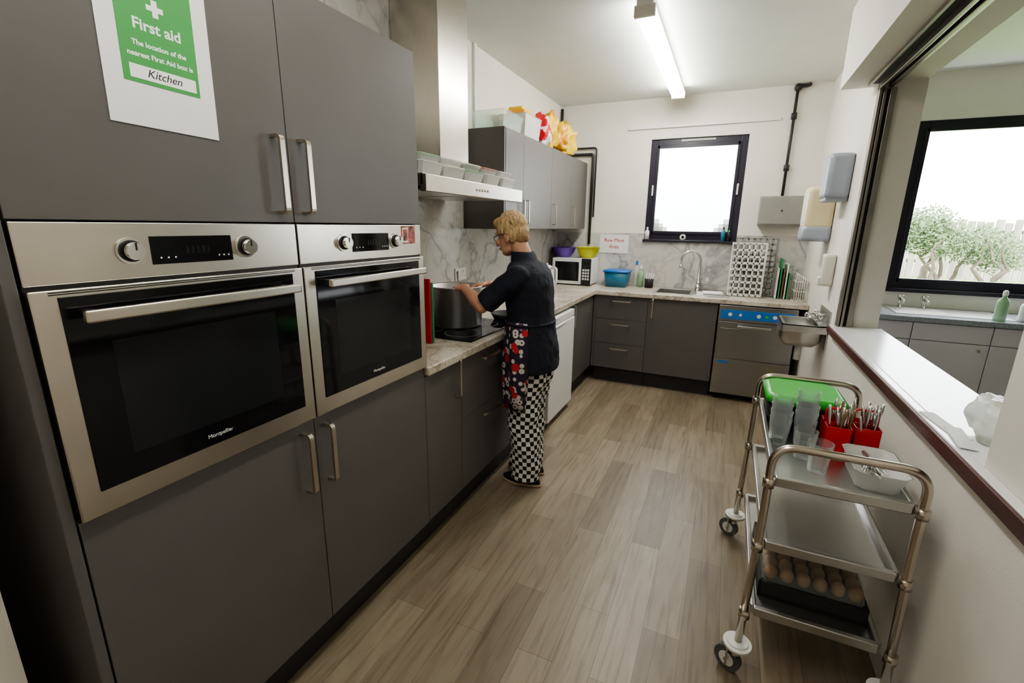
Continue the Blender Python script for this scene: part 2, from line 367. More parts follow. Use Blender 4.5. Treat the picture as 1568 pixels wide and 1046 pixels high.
# ---------------------------------------------------------------- base units, left run
def base_unit(name,ya,yb,splits,handles,side=False):
    b=B(name); b.box((XL+.03,ya+.001,.15),(XC,yb-.001,.868),'carc'); b.box((XL+.2,ya+.001,0),(-1.19,yb-.001,.15),'plinth')
    zs=[.152]+splits+[.866]
    for i in range(len(zs)-1): b.box((XC,ya+.002,zs[i]+.0015),(-L,yb-.002,zs[i+1]-.0015),'grey',.0015)
    for h in handles: bar_handle(b,h[0],h[1],h[2],(1,0,0),.012,.006,.028)
    return b.done()
base_unit('base_cabinet',Yc,1.885,[],[((-L,1.838,.785),(0,0,1),.19)])
base_unit('pan_drawer_unit',1.885,2.50,[.545],[((-L,2.19,.82),(0,1,0),.19),((-L,2.19,.50),(0,1,0),.19)])
base_unit('base_cabinet',2.50,3.045,[],[((-L,2.99,.785),(0,0,1),.17)])
base_unit('base_cabinet',3.64,YF-.005,[],[((-L,3.72,.76),(0,0,1),.19)])
# white under-counter fridge
b=B('undercounter_fridge'); 
b.box((XL+.05,3.055,.03),(-1.14,3.63,.85),'white',.004); b.box((-1.135,3.055,.06),(-1.085,3.63,.79),'white',.008); b.box((-1.14,3.055,.795),(-1.09,3.63,.85),'white',.006)
b.box((-1.0905,3.1,.775),(-1.08,3.4,.788),'whitep',.003)
for y in (3.09,3.6):
    for xx in (-1.65,-1.17): b.cyl((xx,y,0),(xx,y,.03),.018,'black')
b.done()
# back run
b=B('drawer_base_unit'); b.box((-L-.02+.03,YF+.02,.15),(-.62,YB-.03,.868),'carc'); b.box((-1.10,YF+.06,0),(-.62,YB-.1,.15),'plinth')
b.box((-L+.003,YF,.152),(-1.105,YF+.018,.866),'grey',.0015)
for z0,z1 in ((.152,.40),(.40,.64),(.64,.866)):
    b.box((-1.103,YF,z0+.0015),(-.620,YF+.018,z1-.0015),'grey',.0015); bar_handle(b,(-.862,YF,z1-.045),(1,0,0),.18,(0,-1,0),.012,.006,.028)
b.done()
b=B('sink_base_unit'); 
b.box((-.616,YF+.02,.15),(-.596,YB-.03,.868),'carc'); b.box((-.04,YF+.02,.15),(-.022,YB-.03,.868),'carc'); b.box((-.596,YF+.02,.15),(-.04,YB-.03,.17),'carc'); b.box((-.596,YB-.05,.17),(-.04,YB-.03,.7),'carc')
b.box((-.616,YF+.06,0),(-.022,YB-.1,.15),'plinth'); b.box((-.617,YF,.152),(-.024,YF+.018,.866),'grey',.0015)
bar_handle(b,(-.572,YF,.775),(0,0,1),.18,(0,-1,0),.012,.006,.028); b.done()
# worktop with sink cut-out
SX0,SX1,SY0,SY1=-.58,-.27,4.50,4.84
b=B('stone_effect_worktop'); t=(.87,.91)
b.box((XL+.002,Yc+.002,t[0]),(-L+.022,YF-.022,t[1]),'top',.006)
b.box((XL+.002,YF-.024,t[0]),(SX0,YB-.009,t[1]),'top',.006); b.box((SX1,YF-.024,t[0]),(XR-.002,YB-.009,t[1]),'top',.006)
b.box((SX0-.005,YF-.024,t[0]),(SX1+.005,SY0,t[1]),'top',.004); b.box((SX0-.005,SY1,t[0]),(SX1+.005,YB-.009,t[1]),'top',.004)
b.done()
b=B('kitchen_sink')
b.box((SX0-.02,SY0-.02,.9105),(SX1+.02,SY0+.008,.914),'steel',.001); b.box((SX0-.02,SY1-.008,.9105),(SX1+.02,SY1+.05,.914),'steel',.001)
b.box((SX0-.02,SY0,.9105),(SX0+.008,SY1,.914),'steel',.001); b.box((SX1-.008,SY0,.9105),(SX1+.02,SY1,.914),'steel',.001)
b.box((SX1+.02,SY0-.02,.9105),(SX1+.33,SY1+.05,.914),'steel',.001)
for i in range(6): b.box((SX1+.05,SY0+.03+i*.045,.914),(SX1+.3,SY0+.045+i*.045,.917),'steel',.001)
b.box((SX0+.003,SY0+.003,.74),(SX1-.003,SY1-.003,.743),'steel'); 
b.box((SX0+.002,SY0+.002,.74),(SX0+.004,SY1-.002,.912),'steel'); b.box((SX1-.004,SY0+.002,.74),(SX1-.002,SY1-.002,.912),'steel')
b.box((SX0+.002,SY0+.002,.74),(SX1-.002,SY0+.004,.912),'steel'); b.box((SX0+.002,SY1-.004,.74),(SX1-.002,SY1-.002,.912),'steel')
b.cyl((-.42,4.67,.743),(-.42,4.67,.748),.035,'chrome'); b.done()
b=B('mixer_tap')
b.cyl((-.23,4.88,.9145),(-.23,4.88,.96),.025,'chrome'); b.cyl((-.23,4.88,.96),(-.23,4.88,1.0),.019,'chrome')
pts=[V((-.23,4.88,.98)),V((-.23,4.88,1.2))]+[V((-.315+.085*cos(a),4.88-.02*(1-cos(a)),1.2+.085*sin(a))) for a in [pi*k/12 for k in range(1,12)]]+[V((-.40,4.84,1.2)),V((-.40,4.84,1.14))]
b.tube(pts,.011,'chrome'); b.cyl((-.40,4.84,1.12),(-.40,4.84,1.15),.014,'chrome')
b.tube([(-.21,4.88,.985),(-.17,4.87,1.0),(-.13,4.86,1.03)],.007,'chrome'); b.done()
# commercial dishwasher
b=B('commercial_dishwasher'); X0,X1=-.012,.585
b.box((X0,YF+.03,.05),(X1,YB-.03,.862),'dwsteel',.003)
b.box((X0,YF-.02,.725),(X1,YF+.03,.862),'dwsteel',.004); b.box((X0+.015,YF-.0225,.745),(X1-.015,YF-.019,.825),'bluep',.001)
for i,xx in enumerate((.08,.16,.30,.36,.42,.5)): b.cyl((xx,YF-.0225,.785),(xx,YF-.026,.785),.012 if i%2 else .016,'whitep' if i!=3 else 'greenp',seg=16)
b.box((X0+.005,YF-.015,.39),(X1-.005,YF+.03,.72),'dwsteel',.004)
b.box((X0+.03,YF-.0165,.41),(X1-.03,YF-.0145,.66),'dwsteel',.001)
b.box((X0+.16,YF-.05,.675),(X1-.18,YF-.035,.695),'steel',.004); b.box((X0+.17,YF-.04,.68),(X0+.19,YF-.012,.69),'steel'); b.box((X1-.21,YF-.04,.68),(X1-.19,YF-.012,.69),'steel')
b.box((X0+.002,YF-.005,.06),(X1-.002,YF+.03,.385),'dwsteel',.003); b.box((X0+.04,YF-.007,.345),(X0+.12,YF-.004,.365),'bluep')
for xx in (X0+.05,X1-.05):
    for yy in (YF+.05,YB-.08): b.cyl((xx,yy,0),(xx,yy,.05),.02,'black')
b.done()
# ---------------------------------------------------------------- wall cabinets
b=B('wall_cabinet_row'); xf=-1.41
b.box((XL+.01,2.95,1.48),(xf-.02,4.92,2.13),'carc'); b.box((XL+.01,2.944,1.479),(xf-.002,2.96,2.132),'grey',.001)
ys=[2.962,3.265,3.86,4.40,4.92]
for i in range(4): b.box((xf-.02,ys[i]+.0015,1.48),(xf,ys[i+1]-.0015,2.13),'grey',.0015)
for y in (3.235,3.32,3.92,4.455): bar_handle(b,(xf,y-.0,1.60),(0,0,1),.17,(1,0,0),.012,.006,.028)
b.done()
# ---------------------------------------------------------------- hood
b=B('extractor_hood')
b.box((XL+.01,2.205,1.72),(-1.43,2.50,ZC-.002),'steelh',.002)
for i in range(6): b.box((XL+.08+i*.03,2.2035,2.62),(XL+.095+i*.03,2.2055,2.66),'black')
b.box((XL+.01,1.70,1.665),(-1.19,2.71,1.715),'steelh',.003)
b.box((-1.205,1.70,1.64),(-1.175,2.71,1.712),'steelh',.004)
b.box((XL+.05,1.73,1.655),(-1.22,2.68,1.667),'matblack')
for i in range(2): b.box((XL+.1,1.76+i*.46,1.650),(-1.26,2.18+i*.46,1.656),'steel',.002)
for i in range(5): b.cyl((-1.175,2.14+i*.03,1.676),(-1.172,2.14+i*.03,1.676),.007,'chrome',seg=12)
b.done()
def container(name,c,sx,sy,h,body,lid,z):
    b=B(name); cx,cy=c; t=.9
    def ring(s,zz): return [(cx+dx*sx/2*s,cy+dy*sy/2*s,zz) for dx,dy in ((-1,-.85),(-.85,-1),(.85,-1),(1,-.85),(1,.85),(.85,1),(-.85,1),(-1,.85))]
    b.loft([ring(.86,z+.001),ring(.88,z+.004),ring(1,z+h)],body,True,True,False)
    if lid: b.loft([ring(1.0,z+h),ring(1.02,z+h+.005),ring(.96,z+h+.009)],lid,True,True,False)
    return b.done()
lids=['clear2','creamw','greenlid','clear2','creamw','pinklid','clear2']
for i in range(5):
    container('food_storage_container',(-1.30,1.80+i*.195),.19,.18,.045,'clear2',lids[i],1.716)
    container('food_storage_container',(-1.31,1.81+i*.19),.18,.17,.022,'clear2',lids[(i+2)%7],1.772)
# ---------------------------------------------------------------- hob and pots
b=B('ceramic_hob'); b.box((-1.66,2.04,.9105),(-1.16,2.62,.918),'blackglass',.002)
for c,r in (((-1.52,2.19),.08),((-1.52,2.47),.1),((-1.30,2.19),.1),((-1.30,2.47),.075)):
    b.lathe([(r,.9182),(r,.9186),(r-.003,.9186),(r-.003,.9182)],(c[0],c[1],0),'metalgrey',40)
b.done()
PC=V((-1.45,2.37)); PR=.155; PZ=1.15
b=B('stock_pot')
b.lathe([(.001,.9195),(PR-.01,.9195),(PR,.93),(PR,PZ),(PR+.006,PZ+.004),(PR+.004,PZ+.008),(PR-.004,PZ),(PR-.005,.94),(.001,.935)],(PC.x,PC.y,0),'potsteel',48)
b.lathe([(.001,1.08),(PR-.006,1.08)],(PC.x,PC.y,0),'cream',48)
for a in (200,20):
    a=radians(a); d=V((cos(a),sin(a),0)); s_=V((-sin(a),cos(a),0)); c=V((PC.x,PC.y,1.09))
    b.tube(fillet([c+d*PR-s_*.045,c+d*(PR+.045)-s_*.045+V((0,0,.01)),c+d*(PR+.045)+s_*.045+V((0,0,.01)),c+d*PR+s_*.045],.02),.006,'chrome')
b.done()
b=B('ladle'); b.tube([(-1.42,2.36,1.10),(-1.385,2.29,1.18),(-1.355,2.235,1.25)],[.005,.005,.006],'steel'); b.sph((-1.425,2.37,1.10),(.035,.035,.015),'steel'); b.done()
b=B('frying_pan'); b.lathe([(.001,.919),(.07,.919),(.095,.96),(.092,.96),(.068,.924),(.001,.923)],(-1.26,2.66,0),'matblack',32); b.tube([(-1.19,2.72,.95),(-1.09,2.82,.97)],.009,'black'); b.done()
b=B('chopping_board_set')
for i,(m,h,xe) in enumerate((('red',.33,-1.328),('greend',.31,-1.325),('brown',.29,-1.36))):
    b.box((-1.66,1.92+i*.02,.912),(xe,1.932+i*.02,.912+h),m,.004)
b.done()
for y in (2.80,3.9):
    b=B('wall_socket'); b.box((XL+.008,y,1.12),(XL+.016,y+.146,1.206),'whitep',.003); b.box((XL+.016,y+.03,1.175),(XL+.02,y+.045,1.19),'whitep'); b.box((XL+.016,y+.1,1.175),(XL+.02,y+.115,1.19),'whitep'); b.done()
# ---------------------------------------------------------------- things on wall cabinets
def blob(name,c,r,amp,m,m2=None,seed=0,freq=9,sub=4,zmin=None):
    b=B(name); g=bmesh.ops.create_icosphere(b.bm,subdivisions=sub,radius=1)
    for v in g['verts']:
        n=noise.fractal(v.co*freq*.2+V((seed,seed*2,0)),1,2,3)+.6*abs(noise.noise(v.co*freq*.55+V((seed,0,seed))))
        p=v.co*(1+amp*n); v.co=V((c[0]+p.x*r[0],c[1]+p.y*r[1],c[2]+p.z*r[2]))
        if zmin is not None and v.co.z<zmin: v.co.z=zmin
    b._fin(b.bm.faces,m,True)
    if m2:
        i2=b.mi(m2)
        for f in b.bm.faces:
            if noise.noise(f.calc_center_median()*14+V((seed,3,1)))>.12: f.material_index=i2
    return b.done()
ZW=2.133
b=B('glass_serving_dish')
def oring(x0,x1,ya_,yb_,z,fl): return [(x0-fl,ya_-fl,z),(x1+fl,ya_-fl,z),(x1+fl,yb_+fl,z),(x0-fl,yb_+fl,z)]
b.loft([oring(-1.66,-1.45,3.0,3.28,ZW+.002,0),oring(-1.66,-1.45,3.0,3.28,ZW+.11,.02),oring(-1.66,-1.45,3.0,3.28,ZW+.115,.025),oring(-1.655,-1.455,3.005,3.275,ZW+.11,.015),oring(-1.655,-1.455,3.005,3.275,ZW+.008,0)],'clear',True,True,False); b.done()
b=B('plastic_storage_tub'); b.loft([oring(-1.64,-1.45,3.36,3.64,ZW+.002,0),oring(-1.64,-1.45,3.36,3.64,ZW+.16,.015),oring(-1.64,-1.45,3.36,3.64,ZW+.165,.02),oring(-1.635,-1.455,3.365,3.635,ZW+.16,.01),oring(-1.635,-1.455,3.365,3.635,ZW+.01,0)],'clear2',True,True,False); b.done()
b=B('snack_box'); b.box((-1.615,3.39,ZW+.012),(-1.475,3.60,ZW+.20),'orange',.004,rot=rz(3)); b.box((-1.60,3.40,ZW+.202),(-1.49,3.58,ZW+.222),'yellow',.003); b.done()
blob('crisp_bag',(-1.50,3.80,ZW+.115),(.08,.09,.12),.35,'red','whitep',3,zmin=ZW)
blob('crisp_bag',(-1.50,4.0,ZW+.15),(.065,.07,.14),.4,'yellow','orange',5,zmin=ZW)
blob('carrier_bag',(-1.49,4.28,ZW+.11),(.11,.145,.13),.5,'yellow','orange',8,12,zmin=ZW)
# ---------------------------------------------------------------- worktop items back left
b=B('microwave_oven'); mx0,mx1,my0=-1.655,-1.245,4.64
b.box((mx0,my0+.015,.922),(mx1,4.94,1.185),'white',.006); b.box((mx0,my0,.922),(mx1-.1,my0+.016,1.185),'white',.004); b.box((mx1-.098,my0+.004,.922),(mx1,my0+.016,1.185),'black',.002)
b.box((mx0+.03,my0-.003,.955),(mx1-.125,my0+.001,1.15),'blackglass',.002)
b.box((mx1-.118,my0-.02,.96),(mx1-.106,my0,1.15),'whitep',.003)
for i in range(4):
    for j in range(3): b.box((mx1-.085+j*.026,my0+.001,.97+i*.03),(mx1-.067+j*.026,my0+.005,.99+i*.03),'whitep')
b.box((mx1-.085,my0+.001,1.12),(mx1-.015,my0+.005,1.15),'innerglass')
for xx in (mx0+.04,mx1-.04):
    for yy in (my0+.05,4.9): b.cyl((xx,yy,.911),(xx,yy,.923),.012,'black')
b.done()
def bowl(name,c,r,h,m,z):
    b=B(name); b.lathe([(.001,z),(r*.5,z),(r*.52,z+.004),(r*.85,z+h*.5),(r,z+h),(r*1.03,z+h),(r*.97,z+h-.004),(r*.8,z+h*.5),(r*.45,z+.01),(.001,z+.008)],(c[0],c[1],0),m,36); return b.done()
bowl('mixing_bowl',(-1.585,4.80),.125,.10,'purple',1.187); bowl('mixing_bowl',(-1.325,4.80),.12,.11,'ygreen',1.187)
b=B('electric_kettle'); b.lathe([(.001,.912),(.08,.912),(.082,.93),(.075,1.0),(.06,1.1),(.055,1.12),(.03,1.135),(.001,1.138)],(-1.58,4.28,0),'white',32); b.sph((-1.58,4.28,1.143),.012,'whitep',12)
b.tube(fillet([(-1.53,4.25,1.11),(-1.46,4.21,1.12),(-1.455,4.205,.97),(-1.51,4.24,.95)],.03),.011,'whitep'); b.tube([(-1.64,4.31,1.06),(-1.68,4.335,1.11)],[.022,.012],'white'); b.done()
b=B('storage_tub'); 
def rr_(x0,x1,ya_,yb_,z,s): return [(x0+s,ya_,z),(x1-s,ya_,z),(x1,ya_+s,z),(x1,yb_-s,z),(x1-s,yb_,z),(x0+s,yb_,z),(x0,yb_-s,z),(x0,ya_+s,z)]
b.loft([rr_(-1.10,-.90,4.70,4.86,.912,.02),rr_(-1.12,-.88,4.68,4.88,1.06,.02)],'bluet'); b.loft([rr_(-1.13,-.87,4.67,4.89,1.06,.02),rr_(-1.13,-.87,4.67,4.89,1.075,.02),rr_(-1.10,-.90,4.70,4.86,1.085,.02)],'bluep'); b.done()
def bottle(name,c,r,h,body,cap,z):
    b=B(name); b.lathe([(.001,z),(r,z),(r,z+h*.6),(r*.85,z+h*.68),(r*.35,z+h*.78),(r*.35,z+h*.84),(.001,z+h*.84)],(c[0],c[1],0),body,20)
    b.lathe([(r*.42,z+h*.83),(r*.42,z+h*.95),(r*.2,z+h),(.001,z+h)],(c[0],c[1],0),cap,16); return b.done()
bottle('washing_up_liquid_bottle',(-.78,4.86),.033,.22,'greenlid','whitep',.911)
bottle('spray_bottle',(-.835,4.92),.028,.26,'clear2','bluep',.911)
b=B('utensil_pot'); b.lathe([(.001,.911),(.04,.911),(.045,1.0),(.04,1.0),(.037,.92),(.001,.92)],(-.69,4.84,0),'matblack',20)
for i in range(4): b.cyl((-.69+.01*i-.015,4.84,.92),(-.70+.025*i-.02,4.85,1.06),.004,'whitep')
b.done()
b=B('dish_drying_cloth'); b.box((-.17,4.56,.918),(.0,4.70,.935),'paper',.006,rot=rz(6)); b.done()
# sign
b=B('raw_meat_area_sign'); b.box((-1.245,YB-.012,1.235),(-.945,YB-.0085,1.425),'paper')
b.text('Raw Meat',.052,(-1.095,YB-.0125,1.35),(1,0,0),(0,0,1),'red','CENTER',ext=.0003); b.text('Area',.052,(-1.095,YB-.0125,1.285),(1,0,0),(0,0,1),'red','CENTER',ext=.0003); b.done()
# dish racks
def rack(name,x0,x1,y,z0,z1,m,nx,nz,depth=.08,tilt=0):
    b=B(name)
    for yy in (y,y+depth):
        b.box((x0,yy,z0),(x0+.012,yy+.008,z1),m); b.box((x1-.012,yy,z0),(x1,yy+.008,z1),m)
        for i in range(nz+1):
            z=z0+(z1-z0-.01)*i/nz; b.box((x0,yy,z),(x1,yy+.006,z+.014),m)
        for i in range(1,nx):
            x=x0+(x1-x0)*i/nx; b.box((x-.005,yy,z0),(x+.005,yy+.006,z1),m)
    for z in (z0,z1-.01):
        b.box((x0,y,z),(x0+.012,y+depth+.008,z+.01),m); b.box((x1-.012,y,z),(x1,y+depth+.008,z+.01),m)
    for i in range(nz+1):
        z=z0+(z1-z0-.01)*i/nz; b.box((x0,y,z),(x0+.004,y+depth,z+.008),m); b.box((x1-.004,y,z),(x1,y+depth,z+.008),m)
    return b.done()
rack('dishwasher_basket',.03,.31,4.60,.919,1.38,'whitep',6,8)
rack('dishwasher_basket',.06,.40,4.72,.919,1.42,'metalgrey',7,10)
b=B('chopping_board_rack')
for i,(m,h) in enumerate((('whitep',.26),('greend',.34),('brown',.25),('whitep',.3),('greend',.22))): b.box((.415+i*.022,4.62,.915),(.425+i*.022,4.86,.915+h),m,.003)
b.box((.405,4.60,.911),(.53,4.88,.916),'chrome'); b.done()
b=B('wire_plate_rack')
for i in range(6):
    x=.545+i*.016; b.tube(fillet([(x,4.5,.915),(x,4.5,1.15-.01*i),(x,4.72,1.15-.01*i),(x,4.72,.915)],.02,3),.0028,'white',8)
for z in (.916,1.0,1.08):
    for y in (4.5,4.72): b.tube([(.54,y,z),(.63,y,z)],.0028,'white',8)
    b.tube([(.545,4.5,z),(.545,4.72,z)],.0028,'white',8)
b.done()
# ---------------------------------------------------------------- windows
def window(name,x0,x1,z0,z1,fw,mull,pane,handles=True):
    b=B(name); y=YB+.02; d=.06
    b.box((x0,y,z0),(x0+fw,y+d,z1),'frame',.004); b.box((x1-fw,y,z0),(x1,y+d,z1),'frame',.004); b.box((x0+fw,y,z0),(x1-fw,y+d,z0+fw),'frame',.004); b.box((x0+fw,y,z1-fw),(x1-fw,y+d,z1),'frame',.004)
    for m in mull: b.box((m-fw/2,y,z0+fw),(m+fw/2,y+d,z1-fw),'frame',.004)
    xs=[x0]+mull+[x1]
    for i in range(len(xs)-1):
        a=xs[i]+fw*(1 if i==0 else .5); c=xs[i+1]-fw*(1 if i==len(xs)-2 else .5); w=.022
        b.box((a-.006,y-.012,z0+fw-.006),(a+w,y+.02,z1-fw+.006),'frame',.003); b.box((c-w,y-.012,z0+fw-.006),(c+.006,y+.02,z1-fw+.006),'frame',.003)
        b.box((a,y-.012,z0+fw-.006),(c,y+.02,z0+fw+w),'frame',.003); b.box((a,y-.012,z1-fw-w),(c,y+.02,z1-fw+.006),'frame',.003)
    if pane: 
        b.box((x0+fw,y+.03,z0+fw),(x1-fw,y+.033,z1-fw),pane)
        # film steps in the lower corners
        for s,xx in ((1,x0+fw+.02),(-1,x1-fw-.02)):
            for k,(wd,hh) in enumerate(((.13,.045),(.09,.08),(.05,.125))): b.box((min(xx,xx+s*wd),y+.022-k*.001,z0+fw+.015),(max(xx,xx+s*wd),y+.0235-k*.001,z0+fw+.015+hh),'clear2')
    if handles:
        for x in (x0+.045,x1-.045): b.box((x-.008,y-.02,(z0+z1)/2-.05),(x+.008,y-.002,(z0+z1)/2+.05),'whitep',.004)
        b.box(((x0+x1)/2-.15,y-.008,z1-.03),((x0+x1)/2+.15,y+.001,z1-.012),'metalgrey')
    return b.done()
window('window_1',WX0,WX1,WZ0,WZ1,.062,[],'frost')
window('window_2',OX0,OX1,OZ0,OZ1,.06,[2.45],None,False)
b=B('trim_window_sill'); b.box((WX0-.01,YB-.035,WZ0-.022),(WX1+.01,YB+.018,WZ0),'frame',.004); b.done()
b=B('trim_window_sill'); b.box((OX0-.01,YB-.035,OZ0-.03),(OX1+.01,YB+.018,OZ0),'frame',.004); b.done()
bottle('hand_soap_bottle',(-.765,4.955),.022,.12,'whitep','whitep',WZ0+.001); bottle('spice_jar',(-.06,4.955),.02,.13,'bluet','black',WZ0+.001); bottle('spice_jar',(-.01,4.955),.02,.10,'black','greenp',WZ0+.001)
b=B('tape_roll'); b.lathe([(.014,-.015),(.028,-.015),(.028,.015),(.014,.015),(.014,-.015)],(-.42,4.952,WZ0+.029),'whitep',20,(0,1,0)); b.done()
# trunking, conduit, electrical box
b=B('cable_trunking'); b.box((-1.03,YB-.018,2.425),(.29,YB,2.45),'whitep',.002); b.done()
b=B('cable_trunking'); b.box((XL,3.09,2.14),(XL+.02,3.12,ZC),'whitep',.002); b.done()
b=B('electrical_isolator_box'); b.box((.215,YB-.14,1.535),(.565,YB,1.785),'metalgrey',.006); b.box((.222,YB-.146,1.545),(.558,YB-.139,1.775),'metalgrey',.003); b.cyl((.39,YB-.146,1.66),(.39,YB-.152,1.66),.008,'black'); b.done()
b=B('electrical_conduit'); b.tube([(.385,YB-.03,ZC-.03),(.385,YB-.03,1.788)],.012,'conduit'); b.tube(fillet([(.385,YB-.03,ZC-.06),(.385,YB-.03,ZC-.02),(.46,YB-.03,ZC-.02),(.47,YB-.06,ZC-.02)],.02),.014,'conduit')
for z in (2.42,2.0): b.cyl((.385,YB-.03,z),(.385,YB-.03,z+.05),.022,'conduit')
b.sph((.385,YB-.03,ZC-.03),.03,'conduit',12); b.done()
b=B('water_pipe'); b.tube(fillet([(-1.72,YB-.025,2.22),(-1.36,YB-.025,2.22),(-1.36,YB-.025,1.32)],.03),.014,'conduit'); b.tube(fillet([(-1.72,YB-.025,2.28),(-1.33,YB-.025,2.28),(-1.33,YB-.025,1.6)],.03),.009,'conduit'); b.tube([(XL+.02,YB-.03,ZC-.03),(XL+.02,YB-.03,2.15)],.014,'conduit'); b.done()
# ceiling fluorescent fitting, plus an added unseen one for fill
def batten(ya_,yb_,dm):
    b=B('fluorescent_ceiling_light'); x=-.55
    b.box((x-.045,ya_,ZC-.05),(x+.045,yb_,ZC),'white',.004)
    pr=[(x-.05,ZC-.045),(x-.052,ZC-.075),(x-.035,ZC-.09),(x+.035,ZC-.09),(x+.052,ZC-.075),(x+.05,ZC-.045)]
    b.loft([[(px,yy,pz) for px,pz in pr] for yy in (ya_+.03,yb_-.03)],dm,True,True,False)
    for yy in (ya_,yb_-.03): b.box((x-.056,yy,ZC-.095),(x+.056,yy+.03,ZC-.04),'creamw',.004)
    return b.done()
batten(2.86,4.68,'tube_l'); batten(-.2,1.62,'tube_fill')  # second batten, above the camera and out of view, is added fill light
# ---------------------------------------------------------------- right wall items
b=B('paper_towel_dispenser'); 
b.box((.515,3.62,1.70),(XR-.001,3.86,1.97),'bluegrey',.03); b.box((.525,3.64,1.68),(XR-.001,3.84,1.715),'bluegrey',.01); b.done()
b=B('hand_towel_roll_dispenser'); b.box((.475,3.99,1.50),(XR-.001,4.24,1.80),'cream',.035); b.box((.47,3.985,1.42),(XR-.001,4.245,1.53),'bluegrey',.03); b.box((.472,4.03,1.55),(.48,4.20,1.76),'creamw',.02); b.done()
b=B('soap_dispenser'); b.box((.58,3.64,1.14),(XR-.001,3.74,1.35),'creamw',.02); b.box((.565,3.66,1.14),(.59,3.715,1.2),'whitep',.008); b.done()
b=B('wall_hand_basin')
X0,X1,Y0,Y1,Z0,Z1=.385,XR-.001,3.50,3.86,.74,.895
b.box((X0,Y0,Z1-.006),(X0+.02,Y1,Z1),'steel'); b.box((X1-.05,Y0,Z1-.006),(X1,Y1,Z1),'steel'); b.box((X0,Y0,Z1-.006),(X1,Y0+.02,Z1),'steel'); b.box((X0,Y1-.02,Z1-.006),(X1,Y1,Z1),'steel')
def br_(s,z): cx=(X0+X1)/2-.01;cy=(Y0+Y1)/2; return [(cx+dx*(.122*s),cy+dy*(.172*s),z) for dx,dy in ((-1,-.8),(-.8,-1),(.8,-1),(1,-.8),(1,.8),(.8,1),(-.8,1),(-1,.8))]
b.loft([br_(1,Z1-.003),br_(.96,Z0+.04),br_(.7,Z0),br_(.05,Z0)],'steel',False)
b.box((X0,Y0,Z1-.05),(X1,Y0+.003,Z1),'steel'); b.box((X0,Y0,Z1-.05),(X0+.003,Y1,Z1),'steel'); b.box((X1-.006,Y0,Z0),(X1,Y1,Z1+.1),'steel')
b.cyl((.52,3.68,.62),(.52,3.68,.745),.02,'whitep'); b.done()
b=B('basin_tap'); 
for y in (3.60,3.76): b.cyl((.61,y,.896),(.61,y,.95),.012,'chrome'); b.cyl((.61,y,.95),(.61,y,.965),.02,'chrome',seg=12); b.tube(fillet([(.61,y,.93),(.55,y,.94),(.54,y,.92)],.015),.008,'chrome')
b.done()
for i,(x,y,h,m,c) in enumerate(((.47,4.18,.36,'yellow','whitep'),(.56,4.2,.33,'whitep','red'),(.52,4.07,.30,'greenlid','yellow'),(.60,4.08,.34,'clear2','bluep'))): bottle('cleaning_spray_bottle',(x,y),.04,h,m,c,0)
# ---------------------------------------------------------------- hatch
b=B('serving_hatch_ledge'); b.box((XR-.028,1.0,ZL-.035),(XR-.0005,HY1-.0,ZL),'ledge',.003); b.box((XR-.0005,HY0+.001,ZL-.035),(XR2+.02,HY1-.001,ZL),'ledge',.003)
b.box((XR-.036,.98,ZL-.045),(XR-.026,HY1+.005,ZL-.004),'wood_d',.003); b.done()
b=B('roller_shutter_guide'); y=HY1-.046
b.box((XR+.0,y,ZL+.001),(XR+.014,y+.044,ZS-.04),'alu',.002); b.box((XR+.020,y,ZL+.001),(XR+.034,y+.044,ZS-.04),'alu',.002); b.box((XR+.012,y+.03,ZL+.001),(XR+.07,y+.045,ZS-.04),'matblack'); b.box((XR+.050,y,ZL+.001),(XR+.078,y+.044,ZS-.04),'alu',.002)
b.done()
b=B('roller_shutter')
b.box((XR-.05,.7,ZS-.02),(XR-.04,HY1,ZS-.0005),'alu',.002); b.box((XR-.04,.7,ZS-.006),(XR+.0,HY1,ZS-.0005),'matblack')
b.box((XR+.001,HY0+.01,ZS-.038),(XR+.018,HY1-.01,ZS-.0005),'alu',.003); b.box((XR+.02,HY0+.01,ZS-.012),(XR+.04,HY1-.01,ZS-.0005),'matblack'); b.box((XR+.042,HY0+.01,ZS-.034),(XR+.062,HY1-.01,ZS-.0005),'alu',.003); b.box((XR+.07,HY0+.01,ZS-.015),(XR+.085,HY1-.01,ZS-.0005),'alu',.003)
b.done()
blob('plastic_food_bag',(.735,1.65,ZL+.066),(.052,.105,.066),.28,'bag',None,4,8,zmin=ZL+.002)
b=B('paper_sheet'); b.box((.635,1.63,ZL+.001),(.675,1.84,ZL+.003),'paper',rot=rz(6)); b.box((.64,1.55,ZL+.003),(.68,1.72,ZL+.005),'paper',rot=rz(-7)); b.done()
